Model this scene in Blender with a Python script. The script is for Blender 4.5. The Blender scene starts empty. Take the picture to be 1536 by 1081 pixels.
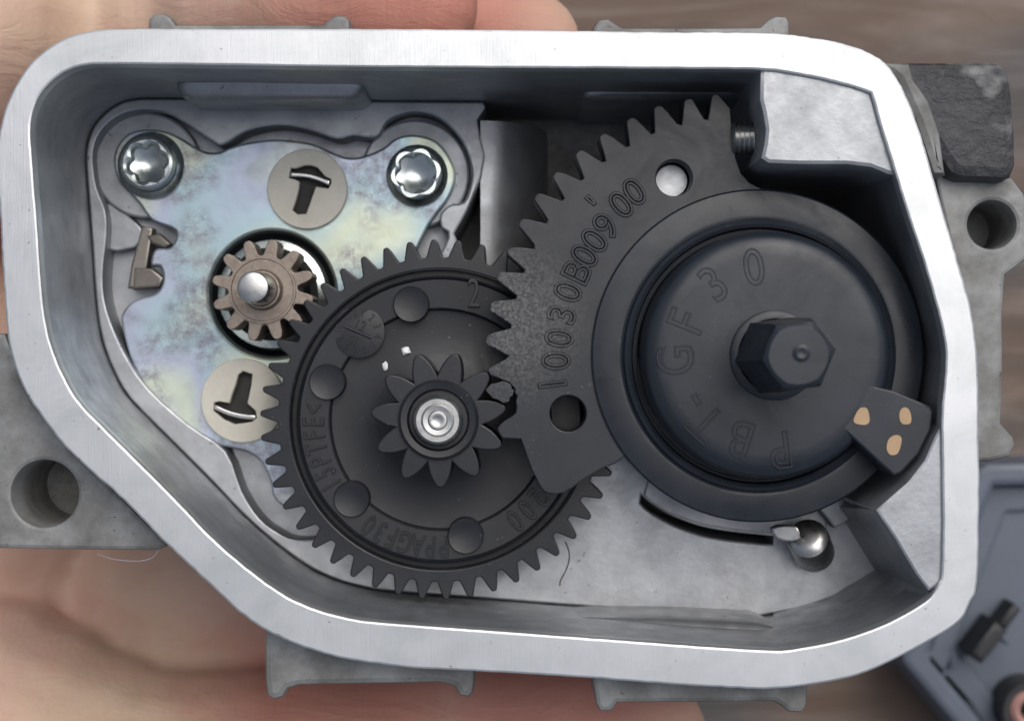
import bpy, bmesh, math, random
from mathutils import Vector, Matrix
from mathutils.geometry import tessellate_polygon
random.seed(7)
S = 0.001                       # everything below is written in millimetres
K, D = 0.08, 200.0              # mm per photo pixel on the rim plane, camera height above the rim
scene = bpy.context.scene
C = scene.collection

# ------------------------------------------------------------------ camera, sky, sun, exposure
cam_d = bpy.data.cameras.new('camera')
cam = bpy.data.objects.new('camera', cam_d); C.objects.link(cam)
cam.location = (0, 0, D*S)
cam_d.sensor_width = 36; cam_d.lens = 36*D/(1536*K)
cam_d.clip_start = 0.005; cam_d.clip_end = 50
cam_d.dof.use_dof = True; cam_d.dof.focus_distance = (D+10)*S; cam_d.dof.aperture_fstop = 22
scene.camera = cam
world = bpy.data.worlds.new('World'); scene.world = world; world.use_nodes = True
SUN_EL, SUN_AZ = math.radians(60), math.radians(62)      # azimuth measured from +x towards +y
wn, wl = world.node_tree.nodes, world.node_tree.links
sky = wn.new('ShaderNodeTexSky'); sky.sky_type = 'NISHITA'; sky.sun_disc = False
sky.sun_elevation = SUN_EL; sky.sun_rotation = math.pi/2 - SUN_AZ
sky.air_density = 1.0; sky.dust_density = 4.0; sky.ozone_density = 1.0
hs = wn.new('ShaderNodeHueSaturation'); hs.inputs['Saturation'].default_value = 0.62
bg = wn['Background']; bg.inputs['Strength'].default_value = 0.12
wl.new(sky.outputs[0], hs.inputs['Color']); wl.new(hs.outputs[0], bg.inputs['Color'])
sun_d = bpy.data.lights.new('sun', 'SUN'); sun_d.energy = 1.5; sun_d.angle = math.radians(58); sun_d.color = (1, 0.985, 0.965)
sun = bpy.data.objects.new('sun', sun_d); C.objects.link(sun)
sd = Vector((math.cos(SUN_EL)*math.cos(SUN_AZ), math.cos(SUN_EL)*math.sin(SUN_AZ), math.sin(SUN_EL)))
sun.rotation_euler = sd.to_track_quat('Z', 'Y').to_euler(); sun.location = (0.3, 0.3, 0.6)
vs = scene.view_settings; vs.view_transform = 'Standard'; vs.look = 'None'; vs.gamma = 1; vs.exposure = 0.0

# ------------------------------------------------------------------ helpers
def P(px, py, z):
    f = K*(D - z)/D
    return ((px - 768)*f, (540.5 - py)*f)
def PL(pts, z): return [P(a, b, z) for a, b in pts]
def R(rpx, z): return rpx*K*(D - z)/D
def area(p): return sum(p[i-1][0]*p[i][1] - p[i][0]*p[i-1][1] for i in range(len(p)))/2
def ccw(p, want=True): return list(p) if (area(p) > 0) == want else list(p)[::-1]
def smooth(p, n=4, closed=True):
    out, m = [], len(p)
    for i in range(m if closed else m-1):
        a, b, c, d = [Vector(p[(i+j) % m]) if closed else Vector(p[min(max(i+j, 0), m-1)]) for j in (-1, 0, 1, 2)]
        for k in range(n):
            t = k/n
            v = 0.5*((2*b) + (c-a)*t + (2*a-5*b+4*c-d)*t*t + (3*b-a-3*c+d)*t**3)
            out.append((v.x, v.y))
    if not closed: out.append(tuple(p[-1]))
    return out
def offset(p, b):               # towards the left of travel
    out, m = [], len(p)
    for i in range(m):
        a, c, d = Vector(p[i-1]), Vector(p[i]), Vector(p[(i+1) % m])
        e, f = (c-a).normalized(), (d-c).normalized()
        n1, n2 = Vector((-e.y, e.x)), Vector((-f.y, f.x))
        n = n1+n2
        if n.length < 1e-6: n = n1
        n.normalize(); s = b/max(0.5, n.dot(n1))
        out.append((c.x+n.x*s, c.y+n.y*s))
    return out
def circle(c, r, n=48, ph=0): return [(c[0]+r*math.cos(ph+2*math.pi*i/n), c[1]+r*math.sin(ph+2*math.pi*i/n)) for i in range(n)]

def link(name, bm, mat, parent=None, angle=35):
    bmesh.ops.recalc_face_normals(bm, faces=bm.faces)
    off = Vector(parent.location) if parent else Vector((0, 0, 0))
    for v in bm.verts: v.co = v.co*S - off
    bm.faces.index_update(); flat = [f.index for f in bm.faces if f.material_index]
    for f in bm.faces: f.smooth = True; f.material_index = 0
    me = bpy.data.meshes.new(name); bm.to_mesh(me); bm.free()
    me.set_sharp_from_angle(angle=math.radians(angle))
    for i in flat: me.polygons[i].use_smooth = False
    me.materials.append(mat)
    o = bpy.data.objects.new(name, me); C.objects.link(o)
    if parent: o.parent = parent
    return o
def mesh_part(name, me_verts, me_faces, mat, parent=None, angle=35):
    bm = bmesh.new(); vs_ = [bm.verts.new(v) for v in me_verts]
    for f in me_faces: bm.faces.new([vs_[i] for i in f])
    return link(name, bm, mat, parent, angle)
def solid_bm(bm, outer, z0, z1, holes=(), bevel=0.0, topfn=None):
    loops = [ccw(outer)] + [ccw(h, False) for h in holes]
    levels = [(0, z0), (0, z1)] if bevel <= 0 else [(0, z0), (0, z1-bevel), (.293*bevel, z1-.293*bevel), (bevel, z1)]
    tops, bots = [], []
    for lp in loops:
        rings = []
        for b, z in levels:
            q = offset(lp, b) if b else lp
            rings.append([bm.verts.new((x, y, z if (topfn is None or z == z0) else z+topfn(x, y))) for x, y in q])
        n = len(lp)
        for a, c in zip(rings, rings[1:]):
            for i in range(n):
                j = (i+1) % n
                bm.faces.new((a[i], a[j], c[j], c[i]))
        tops.append(rings[-1]); bots.append(rings[0])
    for cap in (tops, bots):
        flat = [v for lp in cap for v in lp]
        for t in tessellate_polygon([[Vector((v.co.x, v.co.y, 0)) for v in lp] for lp in cap]):
            try: bm.faces.new([flat[i] for i in t]).material_index = 1
            except ValueError: pass
def solid(name, outer, z0, z1, mat, parent=None, holes=(), bevel=0.0, angle=35, topfn=None):
    bm = bmesh.new(); solid_bm(bm, outer, z0, z1, holes, bevel, topfn)
    return link(name, bm, mat, parent, angle)
def lathe_bm(bm, c, prof, seg=64, M=None):
    rings = []
    for r, z in prof:
        if r < 1e-6: rings.append([bm.verts.new((c[0], c[1], z))])
        else: rings.append([bm.verts.new((c[0]+r*math.cos(2*math.pi*i/seg), c[1]+r*math.sin(2*math.pi*i/seg), z)) for i in range(seg)])
    for a, b in zip(rings, rings[1:]):
        for i in range(seg):
            j = (i+1) % seg
            if len(a) == 1 and len(b) == 1: continue
            if len(a) == 1: bm.faces.new((a[0], b[i], b[j]))
            elif len(b) == 1: bm.faces.new((a[i], a[j], b[0]))
            else: bm.faces.new((a[i], a[j], b[j], b[i]))
def lathe(name, c, prof, mat, parent=None, seg=64, M=None, angle=35):
    bm = bmesh.new(); lathe_bm(bm, c, prof, seg)
    if M is not None: bmesh.ops.transform(bm, matrix=M, verts=bm.verts)
    return link(name, bm, mat, parent, angle)
def prism(name, axis, a0, a1, sect, mat, parent, angle=35):     # cross-section swept along x or y
    v, n = [], len(sect)
    for a in (a0, a1):
        for u, z in sect: v.append((a, u, z) if axis == 'x' else (u, a, z))
    f = [[i, (i+1) % n, n+(i+1) % n, n+i] for i in range(n)] + [list(range(n)), list(range(n, 2*n))]
    return mesh_part(name, v, f, mat, parent, angle)
def tube(name, pts, r, mat, parent=None, seg=6):
    bm = bmesh.new(); rings = []
    for i, p in enumerate(pts):
        p = Vector(p); t = (Vector(pts[min(i+1, len(pts)-1)]) - Vector(pts[max(i-1, 0)])).normalized()
        u = t.cross(Vector((0, 0, 1)));  u = u.normalized() if u.length > 1e-4 else Vector((1, 0, 0)); w = t.cross(u)
        rings.append([bm.verts.new(p + r*(math.cos(2*math.pi*k/seg)*u + math.sin(2*math.pi*k/seg)*w)) for k in range(seg)])
    for a, b in zip(rings, rings[1:]):
        for k in range(seg): bm.faces.new((a[k], a[(k+1) % seg], b[(k+1) % seg], b[k]))
    bm.faces.new(rings[0]); bm.faces.new(rings[-1][::-1])
    return link(name, bm, mat, parent, 60)
def tag(o, label, cat, group=None):
    o['label'] = label; o['category'] = cat
    if group: o['group'] = group
    return o
def thing(name, label, cat, loc, group=None):
    o = bpy.data.objects.new(name, None); C.objects.link(o); o.empty_display_size = 0.01
    o.location = Vector(loc)*S
    return tag(o, label, cat, group)
PINION = [(-.5, 0), (-.45, .14), (-.35, .40), (-.25, .64), (-.14, .88), (-.05, 1), (.05, 1), (.14, .88), (.25, .64), (.35, .40), (.45, .14)]
WHEEL = [(-.5, 0), (-.37, .04), (-.28, .34), (-.19, .68), (-.12, .93), (-.05, 1), (.05, 1), (.12, .93), (.19, .68), (.28, .34), (.37, .04)]
BRASS = [(-.5, 0), (-.37, .05), (-.30, .3), (-.25, .6), (-.17, .88), (-.08, 1), (.08, 1), (.17, .88), (.25, .6), (.30, .3), (.37, .05)]
def gear_outline(c, rt, rr, n, ph, prof):
    h = rt-rr; p = 2*math.pi/n; out = []
    for i in range(n):
        for a, q in prof:
            t = ph+(i+a)*p; r = rr+q*h
            out.append((c[0]+r*math.cos(t), c[1]+r*math.sin(t)))
    return out
_glyph = {}
def glyph(ch, outline):
    key = (ch, outline)
    if key not in _glyph:
        cu = bpy.data.curves.new('glyph', 'FONT'); cu.body = ch; cu.size = 1.4; cu.align_x = 'CENTER'; cu.resolution_u = 4
        if outline: cu.fill_mode = 'NONE'; cu.bevel_depth = outline; cu.bevel_resolution = 1
        else: cu.extrude = 0.15; cu.offset = -0.008; cu.bevel_depth = 0.012; cu.bevel_resolution = 0
        ob = bpy.data.objects.new('glyph', cu); C.objects.link(ob)
        dg = bpy.context.evaluated_depsgraph_get(); dg.update()
        me = bpy.data.meshes.new_from_object(ob.evaluated_get(dg))
        _glyph[key] = ([tuple(v.co) for v in me.vertices], [tuple(p.vertices) for p in me.polygons])
        bpy.data.objects.remove(ob); bpy.data.curves.remove(cu); bpy.data.meshes.remove(me)
    return _glyph[key]
for _c in '>PAGF3015TE<2': glyph(_c, 0.0)
for _c in '46789': glyph(_c, 0.0)
for _c in "103B9'": glyph(_c, .062)
for _c in 'PBT-GF30': glyph(_c, .026)
def lettering(name, items, z, mat, parent, outline=0.0):
    # items: (char, x, y, rotation, height, width factor)
    bm = bmesh.new()
    for ch, x, y, rot, h, wf in items:
        vs_, fs = glyph(ch, outline); c, s = math.cos(rot), math.sin(rot)
        bv = []
        for vx, vy, vz in vs_:
            u, w = vx*h*wf, (vy-.5)*h
            bv.append(bm.verts.new((x+c*u-s*w, y+s*u+c*w, z+vz*h)))
        for f in fs:
            try: bm.faces.new([bv[i] for i in f])
            except ValueError: pass
    return link(name, bm, mat, parent, 40)

# ------------------------------------------------------------------ materials
def mat(name, col, rough=.5, metal=0.0, spec=.5):
    m = bpy.data.materials.new(name); m.use_nodes = True
    b = m.node_tree.nodes['Principled BSDF']
    b.inputs['Base Color'].default_value = (*col, 1); b.inputs['Roughness'].default_value = rough
    b.inputs['Metallic'].default_value = metal; b.inputs['Specular IOR Level'].default_value = spec
    return m, m.node_tree.nodes, m.node_tree.links, b
def noise(n, l, scale, detail=5, rough=.6, dist=0, vec=None, stretch=None):
    tc = n.new('ShaderNodeTexCoord'); t = n.new('ShaderNodeTexNoise')
    t.inputs['Scale'].default_value = scale; t.inputs['Detail'].default_value = detail
    t.inputs['Roughness'].default_value = rough; t.inputs['Distortion'].default_value = dist
    mp = n.new('ShaderNodeMapping'); mp.inputs['Scale'].default_value = stretch or (1, 1, 1)
    if vec: mp.inputs['Rotation'].default_value = vec
    geo = n.new('ShaderNodeNewGeometry')
    l.new(geo.outputs['Position'], mp.inputs['Vector']); l.new(mp.outputs[0], t.inputs['Vector'])
    return t.outputs['Fac']
def ramp(n, l, fac, stops):
    r = n.new('ShaderNodeValToRGB'); e = r.color_ramp.elements
    while len(e) < len(stops): e.new(0.5)
    for el, (p, c) in zip(e, stops): el.position = p; el.color = (*c, 1) if len(c) == 3 else c
    l.new(fac, r.inputs[0]); return r.outputs[0]
def mix(n, l, fac, a, b):
    m = n.new('ShaderNodeMix'); m.data_type = 'RGBA'
    for s, v in ((m.inputs[0], fac), (m.inputs[6], a), (m.inputs[7], b)):
        if hasattr(v, 'links'): l.new(v, s)
        else: s.default_value = v if not isinstance(v, tuple) else (*v, 1)
    return m.outputs[2]
def bump(n, l, b, h, strength, dist_mm, prev=None):
    bp = n.new('ShaderNodeBump'); bp.inputs['Strength'].default_value = strength; bp.inputs['Distance'].default_value = dist_mm*S
    l.new(h, bp.inputs['Height'])
    if prev: l.new(prev, bp.inputs['Normal'])
    l.new(bp.outputs[0], b.inputs['Normal']); return bp.outputs[0]
g = lambda v: (v, v, v)

def make_cast(name, lo, hi, rough, metal, grime=0.0):
    m, n, l, b = mat(name, lo, rough, metal)
    c = ramp(n, l, noise(n, l, 120, 6), [(.3, lo), (.7, hi)])
    sp = ramp(n, l, noise(n, l, 900, 2), [(.70, g(0)), (.76, g(1))])
    c = mix(n, l, sp, c, tuple(x*.55 for x in lo))
    if grime:
        gm = ramp(n, l, noise(n, l, 160, 8, .7), [(.5-.2*grime, g(0)), (.72, g(grime))])
        c = mix(n, l, gm, c, (.045, .035, .025))
    l.new(c, b.inputs['Base Color'])
    r = ramp(n, l, noise(n, l, 300, 4), [(.3, g(rough-.08)), (.7, g(rough+.1))]); l.new(r, b.inputs['Roughness'])
    p = bump(n, l, b, noise(n, l, 1500, 4), .3, .08)
    bump(n, l, b, noise(n, l, 260, 3), .18, .2, p)
    return m
CAST = make_cast('cast_aluminium', (.32, .335, .355), (.41, .422, .438), .42, .72, .3)
CASTOUT = make_cast('weathered_casting', (.21, .215, .21), (.33, .335, .33), .6, .3, .7)
def make_machined():
    m, n, l, b = mat('machined_aluminium', (.86, .87, .88), .38, .75)
    # fine crossing mill marks and a few longer scuffs
    ln = noise(n, l, 40, 3, .6, 0, (0, 0, .5), (140, 4, 1))
    ln2 = noise(n, l, 40, 3, .6, 0, (0, 0, -.9), (160, 5, 1))
    st = ramp(n, l, noise(n, l, 90, 7, .7, .6), [(.42, (.57, .58, .59)), (.70, (.46, .48, .48))])
    sc = ramp(n, l, noise(n, l, 60, 2, .5, 0, (0, 0, 1.45), (18, .7, 1)), [(.66, g(0)), (.74, g(.55))])
    c = mix(n, l, sc, st, (.5, .51, .52))
    pit = ramp(n, l, noise(n, l, 1300, 2, .5), [(.72, g(0)), (.76, g(.8))])
    c = mix(n, l, pit, c, (.16, .15, .14))
    res = ramp(n, l, noise(n, l, 170, 8, .75, .3), [(.63, g(0)), (.72, g(.5))])
    c = mix(n, l, res, c, (.38, .35, .31))
    l.new(c, b.inputs['Base Color'])
    r = ramp(n, l, noise(n, l, 45, 5), [(.3, g(.34)), (.75, g(.5))]); l.new(r, b.inputs['Roughness'])
    p = bump(n, l, b, ln, .25, .05); bump(n, l, b, ln2, .25, .05, p)
    return m
MACH = make_machined()
def make_plastic(name, col, rough, dust, wear=None):
    m, n, l, b = mat(name, col, rough, 0, .42)
    c = ramp(n, l, noise(n, l, 150, 6), [(.3, tuple(x*.8 for x in col)), (.75, tuple(x*1.35 for x in col))])
    d = ramp(n, l, noise(n, l, 1400, 3, .7), [(.68, g(0)), (.74, g(dust*1.6))])
    big = ramp(n, l, noise(n, l, 60, 3), [(.4, g(.15)), (.65, g(1))])
    mm = n.new('ShaderNodeMath'); mm.operation = 'MULTIPLY'; l.new(d, mm.inputs[0]); l.new(big, mm.inputs[1])
    c = mix(n, l, mm.outputs[0], c, (.42, .42, .42))
    if wear:                                   # rubbed grey patch around the worn teeth
        (cx, cy), rad = wear
        geo = n.new('ShaderNodeNewGeometry'); vd = n.new('ShaderNodeVectorMath'); vd.operation = 'DISTANCE'
        l.new(geo.outputs['Position'], vd.inputs[0]); vd.inputs[1].default_value = (cx*S, cy*S, -9*S)
        mr = n.new('ShaderNodeMapRange'); l.new(vd.outputs['Value'], mr.inputs[0])
        mr.inputs[1].default_value = rad*S; mr.inputs[2].default_value = .3*rad*S; mr.inputs[3].default_value = 0; mr.inputs[4].default_value = 1
        sp = ramp(n, l, noise(n, l, 2300, 9, .85, .2), [(.44, g(0)), (.62, g(.8))])
        m2 = n.new('ShaderNodeMath'); m2.operation = 'MULTIPLY'; l.new(mr.outputs[0], m2.inputs[0]); l.new(sp, m2.inputs[1])
        c = mix(n, l, m2.outputs[0], c, (.17, .168, .16))
    l.new(c, b.inputs['Base Color'])
    r = ramp(n, l, noise(n, l, 95, 7, .7, .8), [(.32, g(rough-.14)), (.68, g(rough+.12))]); l.new(r, b.inputs['Roughness'])
    p = bump(n, l, b, noise(n, l, 1600, 3), .14, .06)
    bump(n, l, b, noise(n, l, 130, 2), .15, .15, p)
    return m
GEARMAT = make_plastic('black_gear_plastic', (.012, .0135, .017), .38, .3)
SECTMAT = make_plastic('sector_gear_plastic', (.014, .0165, .021), .40, .3, (P(748, 480, -9), 12.5))
CAPMAT = make_plastic('hub_cap_plastic', (.013, .0165, .023), .37, .12)
def make_zinc():
    m, n, l, b = mat('zinc_plated_steel', (.6, .62, .6), .32, .85)
    c = ramp(n, l, noise(n, l, 42, 2, .4, .2), [(.30, (.33, .44, .45)), (.41, (.52, .56, .44)), (.48, (.36, .48, .52)), (.55, (.40, .44, .54)), (.62, (.50, .56, .46)), (.70, (.36, .34, .46))])
    s = ramp(n, l, noise(n, l, 620, 8, .8, 0), [(.40, g(0)), (.60, g(.85))])
    blot = ramp(n, l, noise(n, l, 75, 2), [(.45, g(0)), (.55, g(1))])
    mm = n.new('ShaderNodeMath'); mm.operation = 'MULTIPLY'; l.new(s, mm.inputs[0]); l.new(blot, mm.inputs[1])
    c = mix(n, l, mm.outputs[0], c, (.20, .18, .215))
    l.new(c, b.inputs['Base Color'])
    r = ramp(n, l, noise(n, l, 240, 7, .7), [(.3, g(.26)), (.7, g(.5))]); l.new(r, b.inputs['Roughness'])
    bump(n, l, b, noise(n, l, 500, 6, .7), .2, .1)
    return m
ZINC = make_zinc()
def make_simple(name, lo, hi, rough, metal, scale=300, bs=.15, bd=.06):
    m, n, l, b = mat(name, lo, rough, metal)
    l.new(ramp(n, l, noise(n, l, scale, 6, .7), [(.3, lo), (.7, hi)]), b.inputs['Base Color'])
    l.new(ramp(n, l, noise(n, l, scale*1.7, 4), [(.3, g(max(.05, rough-.08))), (.7, g(rough+.1))]), b.inputs['Roughness'])
    bump(n, l, b, noise(n, l, scale*5, 3), bs, bd)
    return m
NYLON = make_simple('nylon_insulator', (.50, .48, .41), (.60, .58, .50), .55, 0)
BRONZE = make_simple('sintered_bronze', (.19, .155, .13), (.30, .255, .215), .45, .75, 900, .5, .08)
STEEL = make_simple('bright_steel', (.36, .36, .35), (.50, .50, .49), .28, .95, 300)
SCREW = make_simple('zinc_screw_steel', (.42, .46, .45), (.58, .62, .60), .22, .95, 200)
SPRING = make_simple('tinned_spring_steel', (.16, .145, .125), (.26, .24, .215), .38, .7)
DARKMETAL_SHADE = make_simple('dark_can_and_slot_shade', (.015, .014, .013), (.03, .028, .026), .6, .2)  # dark motor can; also painted shade at the bottom of the terminal slots
BLACKRUB = make_simple('black_seal', (.008, .009, .012), (.016, .018, .022), .35, 0)
TAN = make_simple('tan_paint', (.38, .25, .14), (.48, .33, .19), .6, 0)
WHITE = make_simple('pale_crumb_material', (.75, .76, .78), (.9, .9, .92), .6, 0)
DARKFLECK = make_simple('dark_fleck_material', (.03, .022, .018), (.06, .045, .04), .7, 0)
COVER = make_simple('blue_grey_plastic', (.085, .10, .13), (.11, .13, .165), .4, 0, 60)
COVERBLACK = make_simple('connector_black', (.012, .012, .014), (.022, .022, .024), .5, 0)
PINK = make_simple('pink_sealant', (.42, .22, .19), (.52, .30, .26), .6, 0)
def make_rough_black():
    m, n, l, b = mat('sooty_casting', (.03, .03, .033), .55)
    f = noise(n, l, 90, 6, .65)
    w = ramp(n, l, noise(n, l, 55, 4, .6), [(.56, g(0)), (.63, g(1))])
    c = ramp(n, l, f, [(.3, (.014, .015, .018)), (.7, (.05, .05, .055))])
    c = mix(n, l, w, c, (.26, .26, .255)); l.new(c, b.inputs['Base Color'])
    p = bump(n, l, b, noise(n, l, 520, 5, .6, .2), .9, .6); bump(n, l, b, f, .6, .7, p)
    return m
SOOT = make_rough_black()
def make_wood():
    m, n, l, b = mat('weathered_wood', (.2, .17, .15), .7)
    gr = noise(n, l, 14, 8, .65, .8, None, (1.2, 9, 1))
    big = noise(n, l, 9, 3, .5, .5, None, (1, 2.5, 1))
    c = ramp(n, l, gr, [(.28, (.05, .038, .03)), (.48, (.085, .068, .056)), (.62, (.19, .165, .15)), (.8, (.36, .29, .23))])
    c2 = ramp(n, l, big, [(.42, (.19, .115, .075)), (.56, (.085, .085, .088))])
    l.new(mix(n, l, .45, c, c2), b.inputs['Base Color'])
    bump(n, l, b, gr, .4, 1.0)
    return m
WOOD = make_wood()
def make_skin():
    m, n, l, b = mat('skin', (.5, .3, .2), .62, 0, .35)
    a = noise(n, l, 28, 3, .5, .4)
    c = ramp(n, l, a, [(.30, (.56, .42, .30)), (.5, (.58, .39, .30)), (.68, (.58, .31, .255))])
    f = ramp(n, l, noise(n, l, 220, 6, .7, .4), [(.35, g(0)), (.7, g(.25))])
    c = mix(n, l, f, c, (.68, .52, .40))
    # ruddier fingertips
    geo = n.new('ShaderNodeNewGeometry'); vd = n.new('ShaderNodeVectorMath'); vd.operation = 'DISTANCE'
    l.new(geo.outputs['Position'], vd.inputs[0])
    tips = None
    for tp in ((-12, 47, -22), (6, -54, -46), (-25, -52, -44)):
        vd = n.new('ShaderNodeVectorMath'); vd.operation = 'DISTANCE'; l.new(geo.outputs['Position'], vd.inputs[0]); vd.inputs[1].default_value = [x*S for x in tp]
        mr = n.new('ShaderNodeMapRange'); mr.interpolation_type = 'SMOOTHSTEP'; l.new(vd.outputs['Value'], mr.inputs[0])
        mr.inputs[1].default_value = 30*S; mr.inputs[2].default_value = 8*S; mr.inputs[3].default_value = 0; mr.inputs[4].default_value = .75
        if tips is None: tips = mr.outputs[0]
        else:
            mx = n.new('ShaderNodeMath'); mx.operation = 'MAXIMUM'; l.new(tips, mx.inputs[0]); l.new(mr.outputs[0], mx.inputs[1]); tips = mx.outputs[0]
    rd = ramp(n, l, noise(n, l, 75, 5, .6, .3), [(.45, g(0)), (.68, g(.4))]); c = mix(n, l, rd, c, (.50, .25, .19))
    c = mix(n, l, tips, c, (.46, .16, .125))
    l.new(c, b.inputs['Base Color'])
    b.inputs['Subsurface Weight'].default_value = .25; b.inputs['Subsurface Radius'].default_value = (.004, .0015, .0008); b.inputs['Subsurface Scale'].default_value = .6
    p = bump(n, l, b, noise(n, l, 70, 5, .7, 1.0, (0, 0, .35), (1, 3, 1)), .5, .9)
    p = bump(n, l, b, noise(n, l, 60, 3, .5, .6, (0, 0, .3), (14, 1.5, 3)), .35, .35, p)
    bump(n, l, b, noise(n, l, 900, 4), .3, .12, p)
    return m
SKIN = make_skin()

# ------------------------------------------------------------------ setting: the wooden table under everything
TZ = -112
def table_top():
    v = [(-900, -900, TZ), (900, -900, TZ), (900, 900, TZ), (-900, 900, TZ)]
    o = mesh_part('table_top', v, [(0, 1, 2, 3)], WOOD)
    o['kind'] = 'structure'; o['label'] = 'weathered grey brown wooden table top'
table_top()

# ------------------------------------------------------------------ the casting
INNER = [(46,189),(55,152),(74,126),(100,107),(126,99),(159,97),(296,98),(500,101),(720,102.5),(860,103),(1016,104),(1138,105),(1201,113),(1253,124),(1300,138),
 (1308,146),(1319,185),(1342,259),(1360,318),(1386,396),(1408,473),(1417,518),(1418,545),(1416,575),(1412,621),(1413,710),(1414,792),(1412,859),(1408,873),(1401,888),(1386,903),
 (1349,925),(1312,942),(1257,960),(1201,971),(1164,975),(1090,971),(1016,966),(870,955),(722,944),(574,933),(518,925),(463,909),(418,886),(370,851),(315,803),
 (259,744),(196,681),(122,606),(93,558),(76,514),(67,473),(61,414),(56,340),(48,237)]
OUTER = [(-4,215),(0,190),(8,160),(24,126),(48,92),(84,64),(122,49),(175,43),(300,43),(500,43),(700,44),(860,46),(1016,48),(1071,48),(1164,50),(1223,57),(1275,68),(1312,83),(1331,97),
 (1349,122),(1368,162),(1386,215),(1405,281),(1430,366),(1442,408),(1456,458),(1464,507),(1468,560),(1469,655),(1470,737),(1467,870),(1456,903),(1438,933),(1386,966),(1312,1003),
 (1257,1020),(1164,1033),(1090,1031),(1016,1027),(870,1016),(722,1007),(611,1001),(518,988),(463,973),(418,955),(370,927),(315,877),(241,808),(185,750),(104,677),
 (56,616),(33,578),(19,540),(11,503),(5,433),(0,340),(-4,270)]
inn = PL(INNER, 0); out = PL(OUTER, 0)
from mathutils import noise as mnoise
def nick(p, amp):
    q = []
    for i, (x, y) in enumerate(p):
        m = mnoise.noise(Vector((x*.9, y*.9, 3)))*amp + mnoise.noise(Vector((x*3, y*3, 8)))*amp*.6
        q.append((x+m, y+m))
    return q
innS = nick(smooth(inn, 9), .035); outS = nick(smooth(out, 9), .06)
FZ, BZ, SZ0 = -26.0, -44.0, -9.0
H = thing('gearbox_housing', 'open cast aluminium gearbox housing with bright machined rim and mounting lugs', 'gearbox housing', (0, 0, BZ-2))
solid('sealing_rim', outS, -2.2, 0, MACH, H, [innS], .3)['label'] = 'bright machined flat sealing rim'
solid('outer_wall', offset(ccw(outS), -.45), BZ, -2.25, CASTOUT, H, [offset(ccw(outS), .9)], .5)
solid('cavity_wall', offset(ccw(outS), .95), BZ, -2.3, CAST, H, [offset(ccw(innS), -.12)])
solid('back_plate', offset(ccw(outS), .2), BZ-2, BZ-.02, CASTOUT, H)
lathe('unseen_throttle_bore', (8, -2), [(30,BZ-26),(30,BZ-1.9)], CASTOUT, H, 64)  # unseen bore behind the plate, added to keep light off the palm
lathe('unseen_throttle_bore_end', (8, -2), [(30,BZ-26),(24,BZ-26),(24,BZ-3)], CASTOUT, H, 64)
# floor of the cavity: everything except the deep well at the upper right, with the motor pocket cut into it
i0 = INNER.index((1412,621))
fl = inn[i0:] + inn[:INNER.index((720,102.5))+1]
fl = smooth(fl, 3, False)
well = PL([(728,162),(716,180),(720,204),(727,232),(722,266),(702,315),(682,350),(700,400),(800,470),(900,505),(1000,560),(1200,600),(1330,612)], FZ)
pocket = [(139,237),(145,208),(160,187),(182,172),(212,165),(248,169),(285,190),(318,212),(334,217),(370,197),(418,188),(466,196),(505,209),(530,204),(552,207),(568,203),(579,183),(600,172),(626,168),
 (660,178),(692,211),(707,252),(705,280),(695,303),(675,307),(660,322),(662,342),(672,356),(640,420),(560,600),(520,760),(481,803),(444,809),(418,799),(389,777),(363,737),(338,676),
 (282,636),(222,582),(185,526),(160,464),(154,414),(160,350),(158,315),(145,281)]
slot = smooth([(962,742),(975,754),(1005,772),(1050,789),(1100,798),(1160,804)], 3, False)
slot = slot + [(x-1, y+12) for x, y in slot[::-1]]
solid('cavity_floor', [*fl, *well], BZ, FZ, CAST, H, [smooth(PL(pocket, FZ), 3), PL(slot, FZ)], .3)
pk = offset(ccw(smooth(PL(pocket, FZ), 3)), -.2)
solid('pocket_floor', pk, BZ, -31.5, CAST, H)
for nm, c, r in (('screw_boss', (221, 249), 80), ('screw_boss', (623, 262), 82)):
    solid(nm, circle(P(*c, -29), R(r, -29), 56), -31.5, -28.4, CAST, H, bevel=.4)
solid('pocket_shelf', smooth(PL([(150,300),(200,330),(215,350),(203,372),(150,372)], -29), 2), -31.5, -28.8, CAST, H, bevel=.3)
# wall features
yt = P(0, 103, 0)[1]
def wall_shelf(px0, px1, zt_, zb, prot, low):
    sec, N = [], 24
    for i in range(N+1):
        t = i/N; px = px0+(px1-px0)*(.5-.5*math.cos(math.pi*t)); e = min(px-px0, px1-px)/26
        q = math.sqrt(max(0, 1-(1-min(1, e))**2)); x = P(px, 0, zt_)[0]; dz = (1-q)*1.6
        sec.append([(x, yt+.5, zt_-dz), (x, yt-.02, zt_-dz-.1), (x, yt-.55*prot*q, zt_-dz-.5), (x, yt-.9*prot*q, zt_-dz-1.3), (x, yt-prot*q, zt_-dz-2.6), (x, yt-low*prot*q, zb), (x, yt+.5, zb)])
    v = [p for s_ in sec for p in s_]; n = 7
    f = [[a*n+i, a*n+(i+1) % n, (a+1)*n+(i+1) % n, (a+1)*n+i] for a in range(N) for i in range(n)] + [list(range(n)), list(range(N*n, (N+1)*n))]
    mesh_part('wall_shelf', v, f, CAST, H, 60)
wall_shelf(262, 545, -13.0, -26.2, 1.6, .75)
wall_shelf(876, 1120, -18.0, -43, 1.0, .5)
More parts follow.
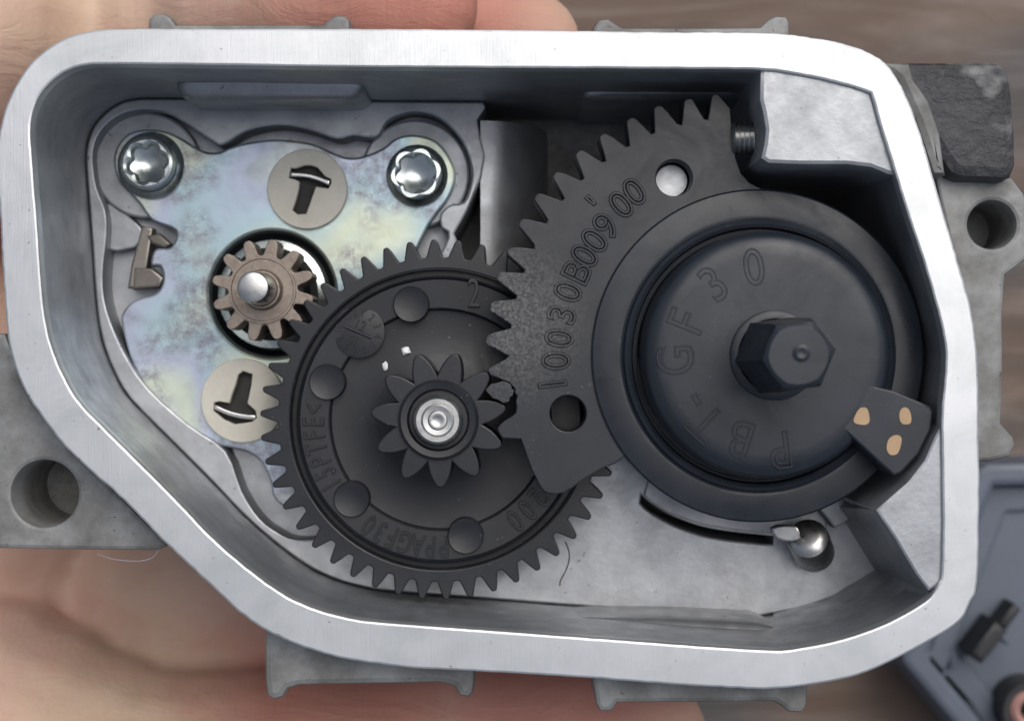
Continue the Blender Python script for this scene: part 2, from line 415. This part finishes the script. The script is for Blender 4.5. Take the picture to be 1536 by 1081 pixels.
def low_shelf():       # raised bead that fades out along the lower wall
    sec = []
    for i in range(13):
        t = i/12; px = 850+310*t
        s = math.sin(min(1, t*1.4)*math.pi/2)*(1 if t < .9 else math.sqrt(max(0, 1-((t-.9)/.1)**2)))
        yw = P(px, 953+18*t, 0)[1] - .2
        x = P(px, 0, -20)[0]
        sec.append([(x, yw-.6, -16.0), (x, yw+.1*s-.1, -16.4), (x, yw+.45*s-.1, -17.2), (x, yw+.6*s-.1, -19.0), (x, yw+.8*s-.1, -26.2), (x, yw-.6, -26.2)])
    v = [p for s_ in sec for p in s_]; n = 6
    f = [[a*n+i, a*n+(i+1) % n, (a+1)*n+(i+1) % n, (a+1)*n+i] for a in range(12) for i in range(n)] + [list(range(n)), list(range(12*n, 13*n))]
    mesh_part('wall_bead', v, f, CAST, H, 50)
low_shelf()
sec = [(-4.3+9.5*math.sin(a), -43+15.5*math.cos(a)) for a in [i*math.pi/24 for i in range(13)]] + [(5.2, -44), (-4.3, -44)]
prism('bore_wall', 'y', P(0,182,-28)[1], P(0,470,-28)[1], sec, CAST, H, 30)
lathe('well_post', P(1011,267,SZ0), [(4.6,-44),(4.6,-16),(2.15,-16),(2.15,-12.7),(2.0,-12.5),(0,-12.5)], CAST, H, 40)
# raised corner blocks level with the rim
ub = inn[INNER.index((1138,105)):INNER.index((1342,259))+1]
ub = [(x+.7*(.35 if x < 45 else 1), y+.8) for x, y in ub] + PL([(1352,268),(1330,262),(1305,252),(1270,248),(1200,248),(1152,246),(1140,238),(1145,215),(1147,195),(1143,170),(1138,150)], -1)
solid('corner_block', ub, BZ, -.6, CAST, H, bevel=.55, topfn=lambda x, y: -.25*max(0, (13-(y-22))/13) )
a_, b_ = INNER.index((1412,621)), INNER.index((1401,888))
lb = [(x+.8, y) for x, y in inn[a_:b_]] + PL([(1392,886),(1372,860),(1340,806),(1312,764),(1330,748),(1360,722),(1385,690),(1400,655)], -1)
solid('corner_block', lb, BZ, -.6, CAST, H, bevel=.35)
# sloping flank of the lower block down to the floor
q = [(*P(1312,764,-1.3), -1.3), (*P(1394,889,-1.3), -1.3), (*P(1312,854,FZ), FZ-.1), (*P(1272,790,FZ), FZ-.1), (*P(1300,740,-14), -14), (*P(1250,760,FZ), FZ-.1)]
mesh_part('block_flank', q, [(0,1,2),(0,2,3),(0,3,5),(0,5,4)], CAST, H, 20)
q = [(*P(1394,889,-1.3), -1.3), (*P(1312,854,FZ), FZ-.1), (*P(1238,899,FZ), FZ-.1), (*P(1160,919,FZ), FZ-.1), (*P(1164,974,-3), -3), (*P(1257,959,-3), -3), (*P(1312,941,-3), -3), (*P(1349,924,-3), -3), (*P(1386,902,-2.5), -2.5)]
mesh_part('block_flank', q, [(0,1,8),(8,1,7),(7,1,2),(7,2,6),(6,2,5),(5,2,3),(5,3,4)], CAST, H, 50)
# curved rib under the hub
ribo = [(966,742),(972,750),(1000,768),(1050,786),(1100,795),(1165,801),(1240,800)]; ribo = [(x, y-1) for x, y in ribo]; ribi = [(1240,740),(1165,745),(1100,735),(1050,720),(1000,705),(978,700)]
solid('curved_rib', smooth(PL(ribo, FZ+.6), 3, False)+PL(ribi, FZ+.6), FZ-18, FZ+.6, CAST, H, bevel=.25)
solid('rib_pad', PL([(1225,760),(1262,742),(1284,776),(1252,792)], -22), FZ-.5, -22, CAST, H, bevel=.3)
# outside: lugs, feet, connector stub
def lug(nm, pts, z0, z1, holes=(), m=CASTOUT, bev=.5, n=1):
    pp = PL(pts, z1); pp = smooth(pp, n) if n > 1 else pp
    return solid(nm, pp, z0, z1, m, H, [circle(P(a, b, z1), R(r, z1), 48) for a, b, r in holes], bev)
lug('mounting_lug', [(-60,500),(8,500),(40,590),(110,675),(200,765),(252,818),(236,825),(120,824),(0,822),(-60,820)], -22, -6, [(67,740,50)])
solid('lug_backing', circle(P(67,740,-22), R(62,-22), 40), -25, -21.9, CASTOUT, H)
lug('mounting_lug', [(1395,225),(1432,268),(1518,266),(1536,290),(1552,330),(1545,385),(1508,412),(1504,470),(1505,560),(1502,635),(1520,655),(1523,668),(1515,684),(1484,692),(1440,690),(1436,420)], -20, -8, [(1488,337,36)])
solid('lug_backing', circle(P(1488,337,-20), R(46,-20), 40), -23, -19.9, CASTOUT, H)
stub = lug('connector_stub', [(1335,92),(1400,92),(1500,92),(1512,98),(1520,125),(1526,200),(1527,245),(1520,264),(1508,271),(1440,268),(1425,262),(1370,180)], -24, -4.5, m=SOOT, bev=1.6)
stub['label'] = 'sooty black rough connector stub with pale worn patches'
lug('stub_fillet', [(1320,92),(1366,94),(1372,118),(1395,150),(1412,200),(1420,262),(1400,262),(1372,180),(1345,120)], -24, -3.4, m=CASTOUT, bev=1.0)
lug('foot', [(220,60),(223,28),(230,21),(246,20),(256,26),(264,37),(484,37),(494,28),(504,23),(518,24),(524,30),(526,60)], -16, -4, bev=.5)
lug('foot', [(888,62),(890,40),(898,30),(912,28),(924,36),(934,42),(1080,42),(1140,41),(1152,30),(1164,24),(1180,25),(1184,34),(1184,62)], -16, -4, bev=.5)
lug('foot', [(396,930),(397,1020),(400,1043),(410,1050),(424,1046),(432,1033),(450,1028),(660,1024),(682,1030),(690,1044),(704,1046),(711,1036),(714,985)], -18, -5, bev=.8)
lug('foot', [(886,1000),(894,1055),(900,1066),(918,1067),(926,1054),(1160,1052),(1172,1058),(1184,1068),(1204,1068),(1210,1056),(1214,1010)], -18, -5, bev=.6)

# ------------------------------------------------------------------ drive motor: plate, insulators, clip
PZ = -27.0
M0 = thing('drive_motor', 'iridescent zinc plated motor end plate with round hole in the housing pocket', 'motor', (*P(408,441,PZ), -43))
plate = [(170,243),(174,222),(188,203),(208,195),(232,194),(252,198),(272,207),(296,222),(312,228),(328,228),(345,221),(370,214),(414,209),(466,215),(500,229),(522,236),(545,234),(574,222),(594,207),(622,202),(655,212),
 (677,240),(683,268),(674,296),(656,320),(637,350),(610,420),(560,600),(500,720),(440,760),(412,748),(405,722),(392,694),(370,678),(326,667),(289,648),(237,607),(200,548),(183,490),(183,470),(200,451),(233,440),
 (244,421),(240,400),(226,398),(232,374),(256,370),(263,346),(228,331),(207,304),(178,272)]
hole = circle(P(408,441,PZ), R(96,PZ), 64)
solid('end_plate', smooth(PL(plate, PZ), 4), PZ-1.6, PZ, ZINC, M0, [hole, circle(P(460.5,283.5,PZ), R(48,PZ), 40), circle(P(364,601,PZ), R(50,PZ), 40)], .35)
lathe('can', P(408,441,PZ), [(R(230,PZ),-43),(R(230,PZ),-31.6),(0,-31.6)], DARKMETAL_SHADE, M0)
lathe('seal_ring', P(408,441,PZ), [(R(104,-29),-31.4),(R(104,-29),-28.8),(R(93,-28),-28.7),(R(84,-28),-30.2),(R(78,-28),-30.4),(0,-30.4)], BLACKRUB, M0)
lathe('bearing_ring', P(408,441,-29), [(R(82,-29),-30.5),(R(81,-29),-29.1),(R(70,-29),-28.8),(R(58,-29),-29.2),(R(56,-29),-30.5)], SCREW, M0)
def insulator(c, r, tee, bar):
    zc = PZ+.9; under = Matrix.Translation(-M0.location)
    cc = P(*c, zc); tp_ = PL(tee, zc)
    o = solid('insulator', circle(cc, R(r, zc), 72), PZ-.1, zc, NYLON, M0, [tp_], .18)
    fl_ = solid('slot_shade', offset(ccw(tp_), -.3), PZ-1.2, PZ-.75, DARKMETAL_SHADE, None); fl_.parent = o; fl_.matrix_parent_inverse = under  # near-black sheet stands in for the shade down the open slot
    (ax, ay), (bx, by) = bar; mx, my = (ax+bx)/2, (ay+by)/2; d = Vector((bx-ax, by-ay)).normalized(); n_ = Vector((-d.y, d.x))
    top, bot = [], []
    for k in range(9):
        t = k/8; w = 4*math.sin(math.pi*t); px, py = ax+(bx-ax)*t-n_.x*w*SGN[0], ay+(by-ay)*t-n_.y*w*SGN[0]
        top.append((px+n_.x*3.5, py+n_.y*3.5)); bot.append((px-n_.x*3.5, py-n_.y*3.5))
    tb = solid('terminal_tab', PL(top+bot[::-1], zc), PZ-.9, zc+.25, STEEL, None, bevel=.18); tb.parent = o; tb.matrix_parent_inverse = under
SGN = [1]
insulator((460.5,283.5), 60, [(300+a/5.404, 180+b/5.404) for a, b in [(720,470),(735,390),(775,392),(812,380),(850,368),(900,368),(950,385),(990,430),(1010,455),(1060,480),(1062,512),(1040,555),(985,548),(940,540),(920,590),(885,690),(860,760),(790,765),(748,730),(780,640),(800,560),(805,500),(770,482)]], ((436,262),(494,275)))
SGN[0] = -1
insulator((364,601), 63, [(a/2.702, 340+b/2.702) for a, b in [(965,600),(985,585),(1022,597),(1018,640),(1002,715),(1035,745),(1040,775),(1020,790),(985,796),(950,800),(905,780),(865,745),(868,712),(890,708),(930,715),(940,680),(955,640)]], ((322,610),(383,626)))
# spring clip in the notch of the plate
cl = [(*P(214,340,-26), -26.6), (*P(196,430,-26), -26.6)]
def clip():
    o = solid('spring_clip', PL([(212,338),(228,342),(214,432),(190,432),(196,395)], -27), -30, -27.4, SPRING, M0, bevel=.3)
    for pg, z in (([(216,352),(238,350),(256,366),(246,372),(226,366)], -26.6), ([(198,400),(226,402),(244,416),(238,430),(196,434)], -26.4)):
        so = solid('clip_hook', PL(pg, z), -29, z, SPRING, None, bevel=.35, topfn=lambda x, y: .12*(x+44)); so.parent = o; so.matrix_parent_inverse = Matrix.Translation(-M0.location)
clip()

def torx(c, ro, ri, n=72, ph=0.2): return [(c[0]+(ri+(ro-ri)*(.5+.5*math.cos(6*t))**.8)*math.cos(t+ph), c[1]+(ri+(ro-ri)*(.5+.5*math.cos(6*t))**.8)*math.sin(t+ph)) for t in [2*math.pi*i/n for i in range(n)]]
def screw(c, rf, rh, rr, label):
    z = PZ; cc = P(*c, z)
    T = thing('torx_screw', label, 'screw', (*cc, z-12), 'screws holding the motor plate')
    hd = solid('head', circle(cc, R(rh,z), 64), z+.1, z+3.6, SCREW, T, [torx(cc, R(rr,z), R(rr*.78,z))], .55)
    lathe('recess', cc, [(R(rr*1.05,z),z+1.8),(R(rr*.55,z),z+1.4),(0,z+.8)], SCREW, T, 48)
    lathe('flange', cc, [(R(rf,z),z+.02),(R(rf,z),z+.7),(R(rf*.93,z),z+1.1),(R(rf*.82,z),z+1.5),(R(rh*1.03,z),z+1.7),(R(rh*.98,z),z+1.4)], SCREW, T)
    lathe('shank', cc, [(1.9,z-12),(1.9,z+.2)], SCREW, T, 20)
screw((228,249), 50, 40, 29, 'torx flange screw in the motor plate corner beside the spring clip')
screw((626,264), 46, 37, 31, 'torx flange screw at the motor plate corner nearest the big gear and sector teeth')

# ------------------------------------------------------------------ bronze motor pinion
pc = P(394,435,-19.5)
T = thing('motor_pinion', 'small brown bronze pinion with polished shaft on the motor plate', 'pinion gear', (*pc, -26))
solid('toothed_ring', gear_outline(pc, R(77,-19.5), R(52,-19.5), 12, math.radians(78), BRASS), -25.5, -19.5, BRONZE, T, bevel=.12)
lathe('boss', pc, [(R(51,-19.5),-19.8),(R(50,-19.5),-19.2),(R(47,-19.5),-19.2),(R(46,-19.5),-19.38),(R(31,-19.5),-19.38),(R(29,-19.5),-18.2),(R(28,-19.5),-18.0),(R(25,-19.5),-18.0)], BRONZE, T)
lathe('shaft', pc, [(R(24.5,-15),-30),(R(24.5,-15),-12.0),(R(21.5,-15),-11.4),(R(18,-15),-11.3),(0,-11.3)], STEEL, T, 48)

# ------------------------------------------------------------------ large intermediate gear with its small pinion
GZ = -17.5
gc = P(660,629,GZ); r_ = lambda px: R(px, GZ)
T = thing('intermediate_gear', 'large black plastic gear with small pinion on top and raised moulding marks', 'gear', (*gc, -26))
rim_out = gear_outline(gc, r_(270), r_(243), 46, math.radians(-97)+.02, WHEEL)
solid('toothed_ring', rim_out, -22.5, GZ, GEARMAT, T, [circle(gc, r_(226), 96)], .18)
lathe('web', gc, [(r_(226.3),-22),(r_(226.3),GZ-.15),(r_(225),GZ-.1),(r_(224),GZ-1.9),(r_(217),GZ-1.9),(r_(215.5),GZ-.2),(r_(213),GZ+.02),(r_(210),GZ-.35),(r_(168),GZ-.5),(r_(166),GZ-.62),(r_(164),GZ-1.6),(r_(100),GZ-2.1),(r_(96),GZ-2.0),(0,GZ-2.0)], GEARMAT, T, 128, angle=28)
for i in range(6):
    a = math.radians(104-60.5*i); bc = (gc[0]+r_(178)*math.cos(a), gc[1]+r_(178)*math.sin(a))
    lathe('ejector_boss', bc, [(r_(27.5),GZ-2.0),(r_(27),GZ+.15),(r_(26),GZ+.35),(r_(24),GZ+.28),(0,GZ+.32)], GEARMAT, T, 40)
ac = (gc[0]+.15, gc[1]+.25)
pin_ph = math.atan2(100, 26)
solid('pinion', gear_outline(ac, R(102,-9.5), R(66,-9.5), 11, pin_ph, PINION), -19.4, -9.6, GEARMAT, T, bevel=.2)
lathe('collar', ac, [(R(61,-9),-9.8),(R(60,-9),-9.0),(R(56,-9),-8.7),(R(47,-9),-8.8),(R(44,-9),-9.4),(R(43,-9),-12),(0,-12)], GEARMAT, T)
lathe('pin', ac, [(R(38,-8),-13),(R(38,-8),-8.0),(R(36,-8),-7.4),(R(32,-8),-7.1),(R(25,-8),-7.1),(R(22,-8),-7.35),(R(15,-8),-7.4),(R(13,-8),-7.15),(R(7,-8),-7.1),(0,-7.4)], STEEL, T, 56)
def arc_items(text, c, r, a0, step, h, wf, extra=None):
    it, a = [], a0
    for i, ch in enumerate(text):
        if ch != ' ':
            t = math.radians(a); it.append((ch, c[0]+r*math.cos(t), c[1]+r*math.sin(t), t-math.pi/2, h, wf))
        a -= step
    return it
zt = GZ-.46
lettering('raised_lettering', arc_items('>PPAGF30', gc, r_(192), -82, 6.0, r_(33), .64), zt, GEARMAT, T)
lettering('raised_lettering', arc_items('15PTFE<', gc, r_(191), -149, 6.0, r_(33), .64), zt, GEARMAT, T)
lettering('raised_lettering', arc_items('1200', gc, r_(190), -31, 7.4, r_(36), .66), zt, GEARMAT, T)
lettering('raised_numeral', [('2', *P(711,438,zt), 0.0, r_(44), .65)], zt, GEARMAT, T)
dc = P(538,498,zt)
lathe('date_stamp', dc, [(r_(39),zt-.6),(r_(39),zt+.03),(r_(37.5),zt+.06),(0,zt+.06)], GEARMAT, T, 48)
it = []
for i in range(12): 
    t = math.radians(90-30*i-12); it += [(ch, dc[0]+r_(30)*math.cos(t+o), dc[1]+r_(30)*math.sin(t+o), t-math.pi/2, r_(12), .7) for ch, o in (zip(str(i+1), (.12, -.12)) if i >= 9 else ((str(i+1), 0),))]
ta = math.radians(-25)
it += [('1', dc[0]-r_(5), dc[1]-r_(14), ta, r_(16), .8), ('0', dc[0]-r_(11), dc[1]-r_(10), ta, r_(15), .8), ('2', dc[0]+r_(7), dc[1]+r_(10), ta, r_(16), .8), ('1', dc[0]-r_(2), dc[1]+r_(14), ta, r_(15), .8)]
lettering('stamp_numerals', it, zt+.05, GEARMAT, T)
tube('stamp_arrow', [(dc[0]-r_(20), dc[1]+r_(8), zt+.1), (dc[0]+r_(20), dc[1]-r_(9), zt+.1)], r_(2.2), GEARMAT, T)

# ------------------------------------------------------------------ sector gear with capped hub
SZ = -9.0
hc = (31.1, .62)
T = thing('sector_gear', 'black plastic toothed sector with broken tooth and round capped hub', 'sector gear', (*hc, -30))
tips = [(1072,141),(1031,148),(985,159),(944,178),(902,202),(866,228),(831,261),(803,294),(779,333),(761,376),(746,414),(735,460),(729,510)]
sc_ = Vector(P(1136,541,SZ))
def pol(p): v = Vector(p)-sc_; return v.length, math.atan2(v.y, v.x)
tp = [pol(P(*t, SZ)) for t in tips]
pts = PL([(1165,290),(1150,285),(1137,280),(1125,274),(1112,260),(1104,237),(1099,200),(1096,162)], SZ)
hgt = R(37, SZ)
for i, (r, a) in enumerate(tp):
    step = (tp[i+1][1]-a) if i+1 < len(tp) else (a-tp[i-1][1])
    prev = (a-tp[i-1][1]) if i else step
    if i:
        prof = [(-.45, .04), (-.36, .32), (-.27, .64)]
        for q, hh in prof: t = a+q*prev; pts.append((sc_.x+(r-hgt+hh*hgt)*math.cos(t), sc_.y+(r-hgt+hh*hgt)*math.sin(t)))
    for q, hh in [(-.18, .90), (-.09, 1.0), (.06, 1.0), (.14, .92), (.22, .66), (.32, .34), (.43, .04)]:
        if i == len(tp)-1 and q > .3: continue
        t = a+q*step; pts.append((sc_.x+(r-hgt+hh*hgt)*math.cos(t), sc_.y+(r-hgt+hh*hgt)*math.sin(t)))
Z3 = lambda l: [(690+a/3.862, 480+b/3.862) for a, b in l]
brk = Z3([(281,208),(262,228),(215,252),(168,278),(160,288),(176,318),(210,330),(245,345),(285,362),(304,382),(318,400),(316,418),(330,440),(322,470),(327,500),(323,535),(300,556),(262,578),(232,602),(214,628),(226,655),(244,684),(352,690),(372,745),(400,828),(430,895),(462,962),(488,992),(512,1004),(560,1008),(604,1000),(650,972),(705,930),(770,890),(832,855),(900,830)])
pts += PL(brk, SZ)
a0 = pol(pts[-1])[1]; 
rin = 18.0; hv = Vector(hc)
b0 = math.atan2(pts[-1][1]-hc[1], pts[-1][0]-hc[0]); b1 = math.atan2(pts[0][1]-hc[1], pts[0][0]-hc[0])
b0 %= 2*math.pi; b1 %= 2*math.pi
for i in range(13):
    t = b0+(b1-b0)*i/12; pts.append((hc[0]+rin*math.cos(t), hc[1]+rin*math.sin(t)))
h1 = circle(P(1011,267,SZ), R(27,SZ), 40); h2 = circle(P(852,620,SZ), R(27,SZ), 40)
solid('toothed_plate', pts, -14, SZ, SECTMAT, T, [h1, h2], .16)
lathe('flange', (30.75, .6), [(20.85,-15),(20.85,-8.75),(20.6,-8.5),(20.0,-8.42),(17.6,-8.1),(17.2,-8.15),(16.95,-8.0),(16.75,-6.9),(16.35,-6.6),(15.95,-6.8),(15.7,-7.8),(15.2,-7.9)], CAPMAT, T, 128, angle=30)
CZ = -2.2
cap = lathe('cap', hc, [(15.25,-8.2),(15.2,-4.4),(15.05,-3.6),(14.7,-2.9),(14.1,CZ-.25),(13.2,CZ-.05),(12,CZ),(0,CZ)], CAPMAT, T, 128, angle=30)
lathe('hub_shaft', hc, [(9,-30),(9,-14)], GEARMAT, T)
# pointer tab with three paint dots
tabp = PL([(1250,584),(1300,574),(1316,580),(1342,586),(1396,609),(1401,617),(1397,645),(1379,681),(1353,709),(1341,714),(1283,661),(1240,622)], CZ)
def child(o, par, root): o.parent = par; o.matrix_parent_inverse = Matrix.Translation(-root.location); return o
tab = solid('pointer_tab', tabp, -9.5, CZ-.03, CAPMAT, T, bevel=.3)
for dot in ([(1281,633),(1283,622),(1290,612),(1300,612),(1304,624),(1303,634),(1294,637)], [(1349,621),(1352,613),(1360,611),(1366,620),(1366,634),(1355,636),(1350,630)], [(1330,668),(1334,657),(1344,652),(1352,656),(1351,668),(1346,680),(1336,682),(1331,676)]):
    child(solid('paint_dot', smooth(PL(dot, CZ), 3), CZ-.1, CZ+.05, TAN, None), tab, T)
# drive hexagon on the cap
hx = (hc[0]+.75, hc[1])
def hexagon():
    bm = bmesh.new(); rings = []
    for z, r, rnd in ((CZ-.1, 5.1, .0), (CZ+.5, 4.95, .0), (CZ+15.5, 4.45, .0), (CZ+16.8, 4.05, .35), (CZ+17.1, 3.5, .8), (CZ+17.12, 1.3, 1)):
        ring = []
        for i in range(48):
            t = 2*math.pi*i/48 + math.radians(8); u = (t-math.radians(8)) % (math.pi/3)
            hexr = math.cos(math.pi/6)/math.cos(u-math.pi/6)
            rr = r*(hexr*(1-rnd)+rnd*.95); tz = 0
            ring.append(bm.verts.new((hx[0]+rr*math.cos(t), hx[1]+rr*math.sin(t), z+tz)))
        rings.append(ring)
    for a, b in zip(rings, rings[1:]):
        for i in range(48): bm.faces.new((a[i], a[(i+1) % 48], b[(i+1) % 48], b[i]))
    bm.faces.new(rings[-1])
    return link('drive_hexagon', bm, CAPMAT, None, 25)
hxo = child(hexagon(), cap, T)
child(lathe('collar', hx, [(5.5,CZ-.1),(5.4,CZ+.35),(5.1,CZ+.5),(4.5,CZ+.5)], CAPMAT, None, 48), cap, T)
child(lathe('sprue_mark', (hx[0]+.3, hx[1]+.2), [(1.05,CZ+17.0),(1.0,CZ+17.25),(.6,CZ+17.4),(.2,CZ+17.3),(0,CZ+17.3)], CAPMAT, None, 14), cap, T)
# mould lettering in outline
sec_items = []
for ch, x, y in (('1',828,576),('0',833,541),('0',838,507),('3',842,471),('0',851,437),('B',864,408),('0',876,383),('0',891,360),('9',908,338),("'",896,310),('0',931,306),('0',951,287)):
    p = P(x, y, SZ); t = math.atan2(p[1]-sc_.y, p[0]-sc_.x)
    sec_items.append((ch, p[0], p[1], t-math.pi/2, R(41, SZ), .95))
lettering('outlined_number', sec_items, SZ+.02, SECTMAT, T, .062)
cap_items = []
for ch, x, y in (('P',1172,676),('B',1112,660),('T',1058,635),('-',1036,605),('G',1012,540),('F',1028,482),('3',1070,424),('0',1131,399)):
    p = P(x, y, CZ); t = math.atan2(p[1]-hc[1], p[0]-hc[0])
    cap_items.append((ch, p[0], p[1], t-math.pi/2, R(56, CZ), .85))
child(lettering('outlined_material_code', cap_items, CZ+.0, CAPMAT, None, .026), cap, T)

# broken tooth fragment lodged in the mesh
frag = solid('tooth_fragment', PL(Z3([(146,404),(164,386),(182,368),(214,364),(250,353),(278,362),(296,376),(300,398),(312,404),(306,438),(290,446),(286,470),(252,482),(222,462),(190,452)]), SZ-.1), -12.6, SZ-.1, SECTMAT, bevel=.08)
tag(frag, 'broken grey plastic tooth fragment wedged between pinion and toothed sector', 'broken tooth')

# ------------------------------------------------------------------ stop screws
def axis_lathe(name, base, direction, prof, m, parent, seg=40):
    q = Vector(direction).to_track_quat('Z', 'Y').to_matrix().to_4x4()
    return lathe(name, (0, 0), prof, m, parent, seg, Matrix.Translation(Vector(base)) @ q)
zz = -9.4
bp = (*P(1146,207,zz), zz)
T = thing('stop_screw', 'threaded bright stop screw poking out of the corner block beside the sector', 'screw', bp)
prof = [(0, -4.1), (1.7, -4.1)]
for i in range(7): prof += [(2.05, -3.85+i*.6), (1.75, -3.55+i*.6)]
axis_lathe('thread', bp, (1, .03, 0), prof+[(1.75, 2)], STEEL, T)
bp = (*P(1214,812,-19.5), -19.5)
T = thing('slotted_pin', 'shiny silver slotted pin end below the hub flange', 'pin', bp)
dr = (-.28, .38, .88)
axis_lathe('body', bp, dr, [(2.75,-5),(2.75,.9),(2.6,1.5),(2.1,1.9),(1.2,2.1),(0,2.15)], STEEL, T)
mt = solid('bent_lip', smooth(PL([(1158,792),(1178,787),(1196,790),(1200,806),(1186,812),(1166,808)], -16), 2), -17.6, -16.4, STEEL, T, bevel=.25, topfn=lambda x, y: .15*(x-33))

# ------------------------------------------------------------------ debris
def crumb(name, pxy, z, r, m, label, cat, sx=1.0, group=None):
    bm = bmesh.new(); bmesh.ops.create_icosphere(bm, subdivisions=2, radius=1)
    c = P(*pxy, z)
    for v in bm.verts:
        k = r*random.uniform(.7, 1.15); v.co = Vector((c[0]+v.co.x*k*sx, c[1]+v.co.y*k, z+max(v.co.z, -.4)*k*.6+.25*r))
    tag(link(name, bm, m, None, 30), label, cat, group)
crumb('white_crumb', (609,526), GZ-1.75, .62, WHITE, 'small white crumb on the big gear web closer to its upper moulding disc', 'crumb', group='crumbs on the big gear')
crumb('white_crumb', (578,549), GZ-1.8, .58, WHITE, 'white crumb on the big gear web closer to the round date stamp', 'crumb', .7, group='crumbs on the big gear')
crumb('dark_fleck', (900,934), -16.6, .5, DARKFLECK, 'thin dark splinter lying on the lower cavity wall bead', 'fleck', 2.6)
hair = [(*P(*p, FZ+.15), FZ+.15) for p in smooth([(848,812),(853,824),(854,838),(849,855),(841,870),(840,878)], 4, False)]
tag(tube('dark_hair', hair, .07, DARKFLECK), 'short curled dark hair on the cavity floor beside the big gear', 'hair')
fib = [(*P(*p, -12), -12+.0) for p in smooth([(146,830),(170,838),(205,841),(228,836),(240,822),(250,815)], 4, False)]
tag(tube('pale_fibre', fib, .05, WHITE), 'pale thin fibre hanging below the mounting lug above the palm', 'fibre')

# ------------------------------------------------------------------ plastic cover lying on the table
cz = TZ
T = thing('plastic_cover', 'blue grey plastic gearbox cover lying on the wooden table', 'cover', (105, -55, cz))
cv = PL([(1462,705),(1480,694),(1700,690),(1700,1300),(1500,1180),(1440,1096),(1352,992),(1350,978),(1362,966)], -92)
cv = ccw(cv)
solid('tray', cv, cz+.1, -97, COVER, T, bevel=1.5)
solid('tray_rim', cv, -99, -91, COVER, T, [offset(cv, 4.0)], bevel=1.2)
solid('inner_step', offset(cv, 4.2), -98, -95.5, COVER, T, [offset(cv, 9.0)], bevel=1.0)
solid('connector', PL([(1456,978),(1494,930),(1512,948),(1474,996)], -88), -97.5, -88, COVERBLACK, T, bevel=.8)
solid('connector', PL([(1500,935),(1524,905),(1536,916),(1512,948)], -90), -97.5, -91, COVERBLACK, T, bevel=.8)
solid('rib', PL([(1488,944),(1494,938),(1518,962),(1512,968)], -90), -97.5, -90, COVER, T, bevel=.5)
lathe('boss', P(1548,1066,-90), [(R(46,-90),-97.5),(R(46,-90),-90.5),(R(42,-90),-90),(R(34,-90),-90),(R(32,-90),-91),(R(32,-90),-96.5),(0,-96.5)], COVERBLACK, T)
lathe('seal', P(1548,1066,-90), [(R(32,-90),-96),(R(31,-90),-90.5),(R(24,-90),-89.5),(R(17,-90),-90.5),(R(16,-90),-96)], PINK, T)

# ------------------------------------------------------------------ the hand that holds the housing from behind
def hand():
    bm = bmesh.new()
    def ball(p, r, sc=(1, 1, 1)):
        ret = bmesh.ops.create_uvsphere(bm, u_segments=14, v_segments=9, radius=1)
        for v in ret['verts']: v.co = Vector((p[0]+v.co.x*r*sc[0], p[1]+v.co.y*r*sc[1], p[2]+v.co.z*r*sc[2]))
    def limb(pts):
        for (p, r), (q, s) in zip(pts, pts[1:]):
            L = (Vector(q)-Vector(p)).length; n = max(2, int(L/(min(r, s)*.35)))
            for i in range(n+1):
                t = i/n; ball(Vector(p).lerp(Vector(q), t), r+(s-r)*t)
    # palm and wrist
    ball((-62, -6, -76), 1, (40, 44, 18)); ball((-98, -20, -70), 1, (34, 46, 22)); ball((-46, -40, -74), 1, (30, 26, 22)); ball((-10, -40, -72), 1, (24, 18, 16))
    limb([((-150, -60, -72), 30), ((-112, -45, -68), 32)])
    # thumb mound and thumb along the lower edge
    limb([((-118, -52, -62), 30), ((-84, -63, -52), 29), ((-57, -69, -50), 23), ((-32, -61.5, -51), 16), ((-12, -55, -50), 12.5), ((6, -53.5, -47), 11.8), ((16, -54.5, -46.5), 10.2), ((20, -55, -46.5), 9)])
    # fingers: the front one lies along the upper edge, the others follow behind it
    limb([((-100, 15, -60), 18), ((-86, 36, -44), 15.5), ((-77, 47, -37), 14)])
    limb([((-77, 47, -37), 13.5), ((-64, 48, -54), 11.5), ((-50, 50, -50), 10), ((-40, 49.5, -36), 9.4), ((-28, 48.3, -27), 8.9), ((-17, 47.4, -22.5), 8.3), ((-11.5, 47, -21.5), 7.4)])
    limb([((-70, 30, -62), 12), ((-52, 49, -46), 10.5), ((-28, 50, -40), 9.6), ((-10, 47.8, -37), 8.6), ((1, 45.6, -35.5), 7.6), ((3, 45.2, -35.5), 6.8)])
    limb([((-45, 20, -68), 11), ((-28, 40, -58), 10), ((-8, 44, -56), 9), ((8, 42, -55), 7.8)])
    limb([((-40, 5, -68), 10), ((-18, 22, -60), 9), ((0, 26, -56), 8), ((12, 25, -54.5), 7)])
    bmesh.ops.scale(bm, vec=(S, S, S), verts=bm.verts)
    me = bpy.data.meshes.new('hand'); bm.to_mesh(me); bm.free()
    o = bpy.data.objects.new('hand', me); C.objects.link(o)
    rm = o.modifiers.new('r', 'REMESH'); rm.mode = 'VOXEL'; rm.voxel_size = 1.3*S
    sm = o.modifiers.new('s', 'SMOOTH'); sm.factor = .5; sm.iterations = 7
    dg = bpy.context.evaluated_depsgraph_get(); dg.update()
    m2 = bpy.data.meshes.new_from_object(o.evaluated_get(dg))
    o.modifiers.clear(); o.data = m2; m2.name = 'hand'
    for p in m2.polygons: p.use_smooth = True
    m2.materials.clear(); m2.materials.append(SKIN)
    tag(o, 'bare hand gripping the housing from behind, fingers over its upper edge', 'hand')
hand()
